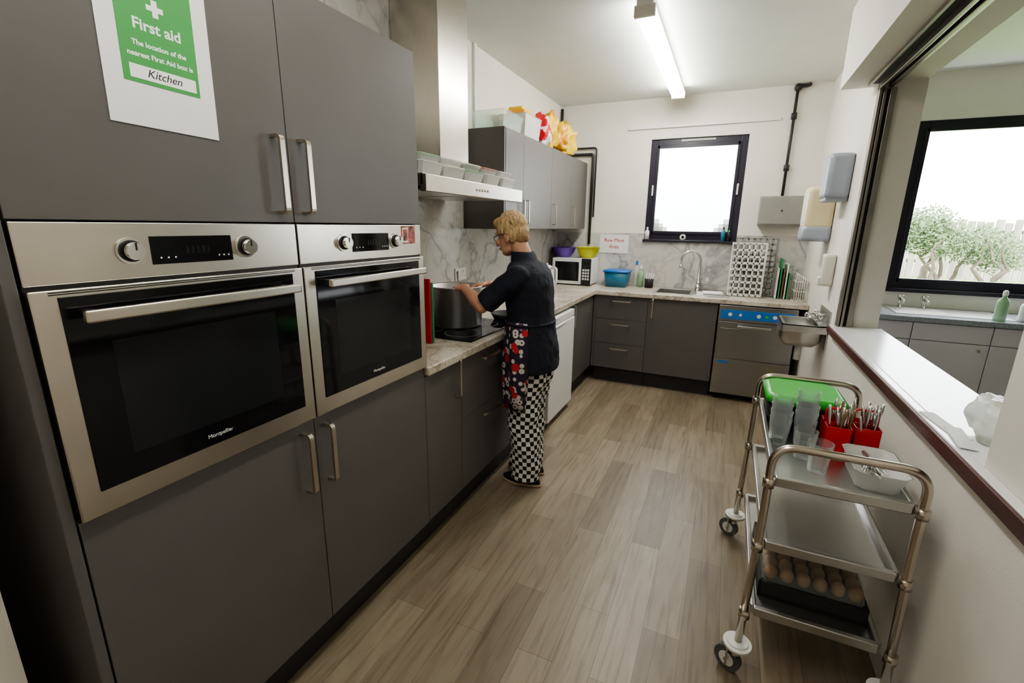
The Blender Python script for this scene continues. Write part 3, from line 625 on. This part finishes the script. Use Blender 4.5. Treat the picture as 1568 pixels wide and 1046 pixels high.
# ---------------------------------------------------------------- trolley
TX0,TX1,TY0,TY1=.197,.578,1.52,2.30
b=B('stainless_service_trolley')
for y,sy in ((TY0,1),(TY1,-1)):
    pts=fillet([(TX0-.016,y-.014*sy,.09),(TX0,y,.6),(TX0,y,.865),(TX1,y,.865),(TX1,y,.6),(TX1+.012,y-.014*sy,.09)],.07,8); b.tube(pts,.0125,'tube',16)
for z in (.735,.505,.245):
    a=.018
    b.box((TX0+a,TY0+a,z),(TX1-a,TY1-a,z+.003),'steel')
    for (lo,hi) in (((TX0+a,TY0+a-.012,z-.01),(TX1-a,TY0+a+.008,z+.022)),((TX0+a,TY1-a-.008,z-.01),(TX1-a,TY1-a+.012,z+.022)),((TX0+a-.01,TY0+a,z-.01),(TX0+a+.008,TY1-a,z+.022)),((TX1-a-.008,TY0+a,z-.01),(TX1-a+.01,TY1-a,z+.022))): b.box(lo,hi,'steel',.004)
    q=0 if z>.6 else (.002 if z>.4 else .009)
    for x in (TX0-q,TX1+q):
        for y in (TY0-q,TY1+q): b.cyl((x,y,z-.012),(x,y,z+.02),.0175,'tube',seg=16)
for x in (TX0-.016,TX1+.012):
    for y in (TY0-.014,TY1+.014):
        b.cyl((x,y,.075),(x,y,.095),.014,'chrome'); b.cyl((x,y,.118),(x,y,.130),.045,'whitep',seg=24)
        b.cyl((x,y,.128),(x,y,.136),.034,'whitep',seg=24)
        ax=V((.5,.86,0)) if x<.3 else V((.9,.4,0)); ax.normalize(); fw=V((-ax.y,ax.x,0))*(.024 if x<.3 else -.02)
        c=V((x,y,.045))+fw
        for s in (-1,1): b.box(c+ax*s*.016-V((.003,.012,.015)),c+ax*s*.016+V((.003,.012,.06)),'chrome',.001)
        b.cyl(c-ax*.011,c+ax*.011,.045,'rubber',seg=28); b.cyl(c-ax*.013,c+ax*.013,.026,'whitep',seg=20); b.cyl(c-ax*.02,c+ax*.02,.006,'chrome',seg=10)
b.done()
TZ=.739
b=B('green_lidded_container'); b.loft([rr_(.225,.455,2.04,2.26,TZ,.02),rr_(.215,.465,2.02,2.272,TZ+.095,.02)],'matblack')
b.loft([rr_(.208,.485,2.0,2.280,TZ+.095,.03),rr_(.205,.488,2.0,2.282,TZ+.115,.03),rr_(.225,.468,2.02,2.262,TZ+.128,.03)],'greenp'); b.done()
def tumblers(c,n,hgt=.10,r=.036):
    b=B('stacked_glass_tumblers')
    for i in range(n):
        z=TZ+i*.028
        b.lathe([(.001,z+.006),(r*.72,z+.006),(r,z+hgt),(r*1.02,z+hgt),(r*.76,z),(.001,z)],(c[0],c[1],0),'glass',24)
    return b.done()
for c,n in (((.245,1.84),2),((.325,1.86),3),((.255,1.93),3),((.338,1.95),4),((.315,1.76),1),((.345,1.67),1)): tumblers(c,n)
def caddy(x0,y0,r):
    b=B('cutlery_caddy'); w=.075;d=.11;h=.10
    b.box((x0,y0,TZ),(x0+w,y0+d,TZ+.004),'red')
    for lo,hi in (((0,0),(w,.003)),((0,d-.003),(w,d)),((0,0),(.003,d)),((w-.003,0),(w,d)),((0,d/2-.0015),(w,d/2+.0015))): b.box((x0+lo[0],y0+lo[1],TZ),(x0+hi[0],y0+hi[1],TZ+h),'red',.0008)
    b.tube(fillet([(x0+.002,y0+d/2,TZ+h-.01),(x0+.002,y0+d/2,TZ+.15),(x0+w-.002,y0+d/2,TZ+.15),(x0+w-.002,y0+d/2,TZ+h-.01)],.015),.004,'red',8)
    for i in range(16):
        px=x0+random.uniform(.012,w-.012);py=y0+random.choice([random.uniform(.012,d/2-.01),random.uniform(d/2+.01,d-.012)])
        tx=px+random.uniform(-.03,.03);ty=py+random.uniform(-.03,.03);h2=TZ+random.uniform(.14,.185)
        a=V((px,py,TZ+.006));e=V((tx,ty,h2)); b.tube([a,a.lerp(e,.6),a.lerp(e,.85),e],[.002,.003,.0055,.004],random.choice(['chrome','steel','brown']),8)
    return b.done()
caddy(.385,1.83,0); caddy(.475,1.86,0)
b=B('white_plastic_tub'); 
b.loft([rr_(.44,.55,1.60,1.78,TZ,.02),rr_(.43,.565,1.585,1.795,TZ+.06,.02),rr_(.425,.57,1.58,1.80,TZ+.062,.02),rr_(.435,.56,1.59,1.79,TZ+.055,.02),rr_(.445,.545,1.605,1.775,TZ+.006,.02)],'clear2',True)
for i in range(12): b.tube([(.455+random.random()*.07,1.62+random.random()*.05,TZ+.012+i*.004),(.46+random.random()*.07,1.71+random.random()*.05,TZ+.02+i*.004)],[.003,.007],'chrome',8)
b.done()
SZ=.249
b=B('egg_tray'); 
b.box((.23,1.62,SZ),(.55,1.99,SZ+.015),'matblack',.003)
for lo,hi in (((.23,1.62),(.55,1.63)),((.23,1.98),(.55,1.99)),((.23,1.62),(.24,1.99)),((.54,1.62),(.55,1.99))): b.box((*lo,SZ),(*hi,SZ+.06),'matblack',.002)
b.box((.24,1.63,SZ+.05),(.54,1.98,SZ+.056),'matblack')
for i in range(6):
    for j in range(7): b.sph((.265+i*.05,1.655+j*.05,SZ+.083),(.021,.021,.027),'egg',12)
b.loft([rr_(.238,.542,1.628,1.982,SZ+.06,.015),rr_(.25,.53,1.64,1.97,SZ+.12,.02)],'clear')
b.done()
# ---------------------------------------------------------------- hall beyond the hatch
b=B('hall_cupboard_run')
b.box((XR2+.01,YF+.03,.12),(4.2,YB-.02,.84),'pale'); b.box((XR2+.01,YF+.08,0),(4.2,YB-.02,.12),'plinth')
x=XR2+.012
while x<4.1:
    b.box((x+.002,YF+.01,.13),(x+.46,YF+.03,.70),'pale',.003); b.box((x+.002,YF+.01,.705),(x+.46,YF+.03,.835),'pale',.003); b.cyl((x+.40,YF+.01,.66),(x+.40,YF-.01,.66),.01,'chrome',seg=12); x+=.464
b.box((XR2+.005,YF-.01,.84),(4.25,YB-.002,.88),'dgranite',.005); b.done()
b=B('hall_sink'); b.box((1.25,4.50,.8805),(1.95,4.9,.884),'steel',.001); b.box((1.30,4.54,.8842),(1.60,4.84,.8852),'metalgrey'); b.done()
for xx in (1.36,1.52):
    b=B('pillar_tap'); b.cyl((xx,4.87,.885),(xx,4.87,.96),.012,'chrome'); b.cyl((xx,4.87,.96),(xx,4.87,.985),.022,'chrome',seg=10); b.tube(fillet([(xx,4.87,.94),(xx,4.79,.95),(xx,4.78,.93)],.015),.009,'chrome'); b.done()
bottle('soap_bottle',(1.84,4.47),.035,.22,'greenlid','whitep',.881); bottle('soap_bottle',(1.98,4.50),.03,.18,'whitep','bluep',.881)
# outdoors
b=B('ground_grass'); b.box((-12,5.6,.2),(30,40,.32),'grass'); b.done()
b=B('garden_fence')
x=-2.
while x<14:
    h=1.75+random.uniform(-.04,.04); b.box((x,15.5+random.uniform(-.03,.03),.32),(x+.14,15.54,h),'fence'); x+=.175
b.box((-2,15.55,.7),(14,15.6,.78),'fence'); b.box((-2,15.55,1.45),(14,15.6,1.53),'fence'); b.done()
b=B('garden_shrub')
for k in range(11):
    bx=3.0+k*.16+random.uniform(-.1,.1); by=11.6+random.uniform(-.4,.4); p=V((bx,by,.32)); pts=[p]
    for j in range(6): p=p+V((random.uniform(-.16,.16),random.uniform(-.12,.12),.17)); pts.append(p)
    b.tube(pts,[.045,.04,.035,.03,.022,.015,.008],'bark',7)
for k in range(7000):
    a=random.uniform(0,2*pi); u=random.random()**.5; cx,cy,cz=random.choice([(3.2,11.7,1.45),(3.7,11.6,1.35),(4.3,11.8,1.25),(4.7,12.,1.1),(3.5,11.9,1.6),(2.8,12,1.2)])
    d=V((random.gauss(0,1),random.gauss(0,1),random.gauss(0,1))).normalized()*random.uniform(.4,1)
    p=V((cx+d.x*.5,cy+d.y*.5,cz+d.z*.42)); t=V((random.gauss(0,1),random.gauss(0,1),random.gauss(0,1))).normalized()*.035; w=t.orthogonal().normalized()*.02
    f=b.bm.faces.new([b.bm.verts.new(q) for q in (p-t,p+w,p+t,p-w)]); f.material_index=b.mi('leaf')
b.done(recalc=False)
# ---------------------------------------------------------------- person
chef=bpy.data.objects.new('cook_woman',None); S.collection.objects.link(chef); chef.location=(-.97,2.385,0)
bpy.context.view_layer.update()
def addp(o,vox=None,sm=0,disp=None):
    o.parent=chef; o.matrix_parent_inverse=chef.matrix_world.inverted()
    if vox:
        r=o.modifiers.new('r','REMESH'); r.mode='VOXEL'; r.voxel_size=vox; r.use_smooth_shade=True
    if sm:
        s=o.modifiers.new('s','SMOOTH'); s.factor=.5; s.iterations=sm
    if disp:
        t=bpy.data.textures.new('t','CLOUDS'); t.noise_scale=disp[0]; d=o.modifiers.new('d','DISPLACE'); d.texture=t; d.strength=disp[1]; d.mid_level=.5
    return o
def ell(cx,cy,z,a,bb,n=32,p=2.3,wob=0,ph=0):
    out=[]
    for k in range(n):
        t=2*pi*k/n; c=cos(t);s=sin(t); rr=(abs(c)**p+abs(s)**p)**(-1/p)*(1+wob*sin(5*t+ph))
        out.append((cx+a*c*rr,cy+bb*s*rr,z))
    return out
CY=2.385
# shirt
b=B('navy_tunic')
prof=[(.715,-.950,.140,.192,.02),(.74,-.950,.140,.192,.02),(.82,-.953,.138,.188,.012),(.92,-.960,.128,.174,0),(1.02,-.970,.122,.162,0),(1.12,-.978,.127,.166,0),(1.20,-.983,.126,.174,0),(1.26,-.990,.110,.170,0),(1.295,-1.0,.088,.138,0),(1.32,-1.01,.066,.09,0),(1.345,-1.02,.058,.064,0)]
b.loft([ell(cx,CY,z,a,bb,40,2.3,w,z*9) for z,cx,a,bb,w in prof],'navy')
ShL=(-.985,CY-.155,1.245); ElL=(-1.165,2.165,1.085); WrL=(-1.315,2.235,1.165)
ShR=(-.99,CY+.155,1.245); ElR=(-1.165,2.60,1.085); WrR=(-1.285,2.50,1.160)
def lerp(a,c,t): return V(a).lerp(V(c),t)
for Sh,El in ((ShL,ElL),(ShR,ElR)):
    b.tube([lerp(Sh,El,t) for t in (-.05,.1,.4,.7,.93)],[.060,.064,.062,.061,.064],'navy',20); b.sph(lerp(Sh,El,.0),(.062,.060,.060),'navy')
addp(b.done(),.007,5,(.06,.014))
# collar
b=B('tunic_collar'); b.loft([ell(-1.012,CY,1.315,.074,.082,32),ell(-1.025,CY,1.365,.062,.066,32),ell(-1.025,CY,1.368,.056,.060,32),ell(-1.018,CY,1.33,.060,.066,32)],'navy',False); addp(b.done())
# arms + hands
def capsule(b,a,c,r1,r2,m='skin'):
    b.tube([a,c],[r1,r2],m,12); b.sph(a,r1,m,12); b.sph(c,r2,m,12)
def hand(b,w,f,n,s,curl=(20,40,35)):
    w=V(w);f=V(f).normalized();n=V(n); n=(n-f*n.dot(f)).normalized(); s_=f.cross(n).normalized(); 
    if s_.dot(V(s))<0: s_=-s_
    for k in range(4):
        o=(.026-.0175*k); capsule(b,w+s_*o*.55,w+f*.078+s_*o-f*abs(k-1)*.004,.0145,.0115)
    capsule(b,w+s_*.012+f*.02,w-s_*.012+f*.06,.016,.013)
    L_=[(.038,.024,.019),(.043,.027,.020),(.040,.025,.019),(.031,.019,.016)]
    for k in range(4):
        o=(.028-.0185*k); p=w+f*(.078-abs(k-1)*.004)+s_*o; ang=0; d=(f+s_*(.10-.07*k)).normalized()
        for j in range(3):
            ang+=curl[j]+k*3; a=radians(ang); dd=d*cos(a)+n*sin(a); q=p+dd*L_[k][j]; capsule(b,p,q,.0088-.0008*j,.0082-.0008*j); p=q
    p=w+f*.022+s_*.022; 
    for j,(l,dv) in enumerate(((.034,f*.6+s_*.7+n*.25),(.03,f*.85+s_*.25+n*.45),(.024,f*.8-s_*.1+n*.6))):
        q=p+dv.normalized()*l; capsule(b,p,q,.0125-.0015*j,.0115-.0015*j); p=q
for nm,El,Wr,f,n,s,Sh in (('left_arm_and_hand',ElL,WrL,(-.72,.45,-.05),(-.1,.35,-1),(.1,1,.2),ShL),('right_arm_and_hand',ElR,WrR,(-.75,-.35,-.1),(-.1,-.35,-1),(0,-1,.2),ShR)):
    b=B(nm); E=V(El);Wv=V(Wr)
    b.tube([lerp(Sh,El,.7),lerp(Sh,El,.9),E],[.042,.041,.04],'skin',16); b.sph(E,.040,'skin',16)
    b.tube([E,E.lerp(Wv,.3),E.lerp(Wv,.7),Wv],[.039,.040,.031,.024],'skin',16); b.sph(Wv,.024,'skin',12)
    hand(b,Wv,f,n,s); addp(b.done(),.0032,2)
# head
F=V((-1,.12,-.30)).normalized(); Sd=F.cross(V((0,0,1))).normalized(); U=Sd.cross(F).normalized()
R3=Matrix((F,-Sd,U)).transposed(); HC=V((-1.092,2.385,1.452)); k_=.89
def H(x,y,z): return HC+R3@V((x,y,z))*k_
def hs(b,c,r,m,seg=24): b.sph(H(*c),tuple(q*k_ for q in r),m,seg,R3)
b=B('head_and_neck')
hs(b,(0,0,.035),(.097,.077,.098),'skin'); hs(b,(.03,0,-.03),(.066,.062,.085),'skin'); hs(b,(.055,0,-.085),(.037,.038,.032),'skin'); hs(b,(.035,.03,-.07),(.045,.028,.035),'skin'); hs(b,(.035,-.03,-.07),(.045,.028,.035),'skin')
hs(b,(.085,0,.032),(.016,.055,.012),'skin',16); hs(b,(.085,.035,-.02),(.018,.022,.02),'skin',16); hs(b,(.085,-.035,-.02),(.018,.022,.02),'skin',16)
b.tube([H(.092,0,.022),H(.108,0,-.008),H(.118,0,-.028)],[.008*k_,.010*k_,.013*k_],'skin',12); hs(b,(.112,0,-.030),(.016,.018,.011),'skin',16)
hs(b,(.093,0,-.056),(.014,.024,.007),'skin',14); hs(b,(.091,0,-.067),(.013,.021,.007),'skin',14)
for s in (1,-1): hs(b,(-.008,s*.079,-.008),(.020,.008,.032),'skin',16); hs(b,(-.004,s*.077,-.03),(.012,.008,.014),'skin',12)
b.tube([H(-.02,0,-.03),H(-.035,0,-.09),V((-1.015,CY,1.33)),V((-1.01,CY,1.28))],[.052,.050,.052,.058],'skin',20)
addp(b.done(),.0035,3)
b=B('eyes_and_lips')
for s in (1,-1): hs(b,(.078,s*.031,.010),(.014,.014,.012),'eye',14); hs(b,(.088,s*.031,.008),(.005,.006,.006),'iris',10)
hs(b,(.100,0,-.0585),(.008,.022,.004),'lip',12); hs(b,(.098,0,-.0655),(.008,.018,.0045),'lip',12); addp(b.done())
b=B('short_blonde_hair')
hs(b,(-.014,0,.052),(.104,.086,.095),'hair'); hs(b,(.05,0,.095),(.052,.066,.034),'hair'); hs(b,(-.05,0,.01),(.064,.078,.07),'hair')
for s in (1,-1): hs(b,(.018,s*.068,.045),(.032,.018,.042),'hair',16); hs(b,(-.035,s*.062,.0),(.036,.024,.055),'hair',16)
for i in range(60):
    a=random.uniform(-pi,pi); e=random.uniform(.2,1.45); c=V((-.012+.098*cos(a)*cos(e),.08*sin(a)*cos(e),.055+.09*sin(e)))
    if c.x>.07 and c.z<.06: continue
    d=V((random.uniform(-.4,.6),random.uniform(-.5,.5),-.5)); b.tube([H(*(c-d*.01)),H(*(c+d*.02+(c-V((0,0,.05)))*.05)),H(*(c+d*.045))],[.005,.007,.002],'hair',7)
addp(b.done(),.0042,1,(.012,.006))
b=B('nape_hair'); hs(b,(-.060,0,-.030),(.045,.060,.045),'hair2'); addp(b.done(),.005,1,(.012,.004))
b=B('spectacles')
for s in (1,-1):
    c=(.103,s*.033,.006); pts=[H(c[0]-.004*abs(cos(a)),c[1]+.025*cos(a),c[2]+.018*sin(a)) for a in [2*pi*i/20 for i in range(21)]]; b.tube(pts,.0016,'black',6)
    b.tube([H(.100,s*.058,.012),H(.05,s*.080,.014),H(-.005,s*.086,.014),H(-.02,s*.085,-.004)],.0018,'black',6)
b.tube([H(.104,.008,.01),H(.108,0,.012),H(.104,-.008,.01)],.0015,'black',6); addp(b.done())
# trousers
b=B('checked_trousers'); uvl=b.bm.loops.layers.uv.new('UVMap')
for yo,pts in ((2.315,[(.80,-.955,0,.115,.095),(.72,-.957,0,.114,.092),(.62,-.962,0,.106,.086),(.50,-.970,0,.098,.082),(.40,-.972,0,.093,.080),(.30,-.962,0,.092,.080),(.20,-.955,0,.090,.078),(.11,-.952,.0,.088,.077),(.05,-.953,0,.086,.076)]),
               (2.455,[(.80,-.955,0,.115,.095),(.72,-.960,0,.114,.092),(.62,-.970,0,.106,.086),(.50,-.985,0,.098,.082),(.40,-.992,0,.093,.080),(.30,-.99,0,.090,.078),(.20,-.985,0,.088,.076),(.11,-.985,.0,.086,.076),(.055,-.985,0,.084,.074)])):
    rings=[]; n=44; zz=[]
    for i in range(len(pts)-1):
        for s in range(5):
            t=s/5; q=[pts[i][j]*(1-t)+pts[i+1][j]*t for j in range(5)]; z=q[0]
            rings.append([]) ; zz.append(z)
            for k in range(n):
                a=2*pi*k/n; w=1+.045*sin(3*a+z*22)+.035*sin(2*a-z*35)+.025*sin(z*60+a)
                rings[-1].append((q[1]+q[3]*cos(a)*w,yo+q[4]*sin(a)*w,z))
    q=pts[-1]; rings.append([(q[1]+q[3]*cos(2*pi*k/n),yo+q[4]*sin(2*pi*k/n),q[0]) for k in range(n)]); zz.append(q[0])
    vr=[[b.bm.verts.new(p) for p in r] for r in rings]; mi=b.mi('check')
    for i in range(len(vr)-1):
        for k in range(n):
            f=b.bm.faces.new((vr[i][k],vr[i][(k+1)%n],vr[i+1][(k+1)%n],vr[i+1][k])); f.smooth=True; f.material_index=mi
            for l,(uu,vv) in zip(f.loops,((k,zz[i]),(k+1,zz[i]),(k+1,zz[i+1]),(k,zz[i+1]))): l[uvl].uv=(uu*.5,vv/.0255)
addp(b.done())
# apron
b=B('printed_apron'); rings=[]
for z,cx,a,bb in ((1.0,-.972,.129,.172),(.93,-.965,.138,.184),(.85,-.962,.147,.196),(.75,-.962,.154,.204),(.65,-.968,.148,.198),(.57,-.973,.141,.188),(.50,-.978,.136,.181)):
    rings.append([(cx+a*cos(t)*(1+.03*sin(9*t+z*6)),CY+bb*sin(t)*(1+.03*sin(9*t+z*6)),z) for t in [pi-radians(112)+radians(224)*k/40 for k in range(41)]])
b.loft(rings,'apron',False,False)
b.tube([(-.970+.132*cos(t),CY+.175*sin(t),.985) for t in [2*pi*k/40 for k in range(41)]],.007,'navy',8)
o=addp(b.done()); sd=o.modifiers.new('so','SOLIDIFY'); sd.thickness=.003
# shoes
b=B('flat_shoes')
for yo,xo in ((2.315,-.965),(2.455,-.995)):
    def foot(z,s,hx=.0,fr=1): 
        out=[]
        for k in range(28):
            t=2*pi*k/28; x=cos(t)*.122*s*fr; w=(.043 if x<0.0 else .034)*s; w*=1 if abs(x)<.09 else .93
            out.append((xo-.012+x+hx,yo+sin(t)*w,z))
        return out
    b.loft([foot(0.0,1.0),foot(.006,1.03),foot(.018,1.03)],'sole'); b.loft([foot(.018,1.0),foot(.035,.97),foot(.055,.78,.015),foot(.075,.5,.03)],'shoe')
addp(b.done())
b=B('ankles'); 
for yo,xo in ((2.315,-.945),(2.455,-.98)): b.tube([(xo,yo,.05),(xo,yo,.2)],.036,'skin',14)
addp(b.done())
# ---------------------------------------------------------------- lighting
w=bpy.data.worlds.new('World'); S.world=w; w.use_nodes=True; nt=w.node_tree; bg=nt.nodes['Background']
tc=nt.nodes.new('ShaderNodeTexCoord'); sp=nt.nodes.new('ShaderNodeSeparateXYZ'); nt.links.new(tc.outputs['Generated'],sp.inputs[0])
r=ramp(nt,[(.0,(.75,.80,.86)),(.4,(.95,.97,1.0)),(1.,(1.0,1.0,1.0))]); nt.links.new(sp.outputs[2],r.inputs[0]); nt.links.new(r.outputs[0],bg.inputs[0]); bg.inputs[1].default_value=10.0
def portal(x0,x1,z0,z1):
    l=bpy.data.lights.new('window_portal','AREA'); l.shape='RECTANGLE'; l.size=x1-x0; l.size_y=z1-z0; l.cycles.is_portal=True
    o=bpy.data.objects.new('window_portal',l); o.location=((x0+x1)/2,YB+.2,(z0+z1)/2); o.rotation_euler=(radians(-90),0,0); S.collection.objects.link(o)
portal(WX0,WX1,WZ0,WZ1); portal(OX0,OX1,OZ0,OZ1)
# ---------------------------------------------------------------- camera
yaw,pt,ro=.4266,.2460,.0135
fw=V((-sin(yaw)*cos(pt),cos(yaw)*cos(pt),-sin(pt))); r0=V((cos(yaw),sin(yaw),0)); u0=r0.cross(fw)
r_=r0*cos(ro)+u0*sin(ro); u_=-r0*sin(ro)+u0*cos(ro)
mt=Matrix((r_,u_,-fw)).transposed().to_4x4(); mt.translation=V((0,0,1.5074))
cd=bpy.data.cameras.new('Camera'); cam=bpy.data.objects.new('Camera',cd); S.collection.objects.link(cam); cam.matrix_world=mt
cd.sensor_fit='HORIZONTAL'; cd.sensor_width=36; cd.lens=709.895/1568*36; cd.clip_start=.02; S.camera=cam
S.view_settings.view_transform='AgX'
try: S.view_settings.look='AgX - Medium High Contrast'
except Exception: pass
S.view_settings.exposure=.5
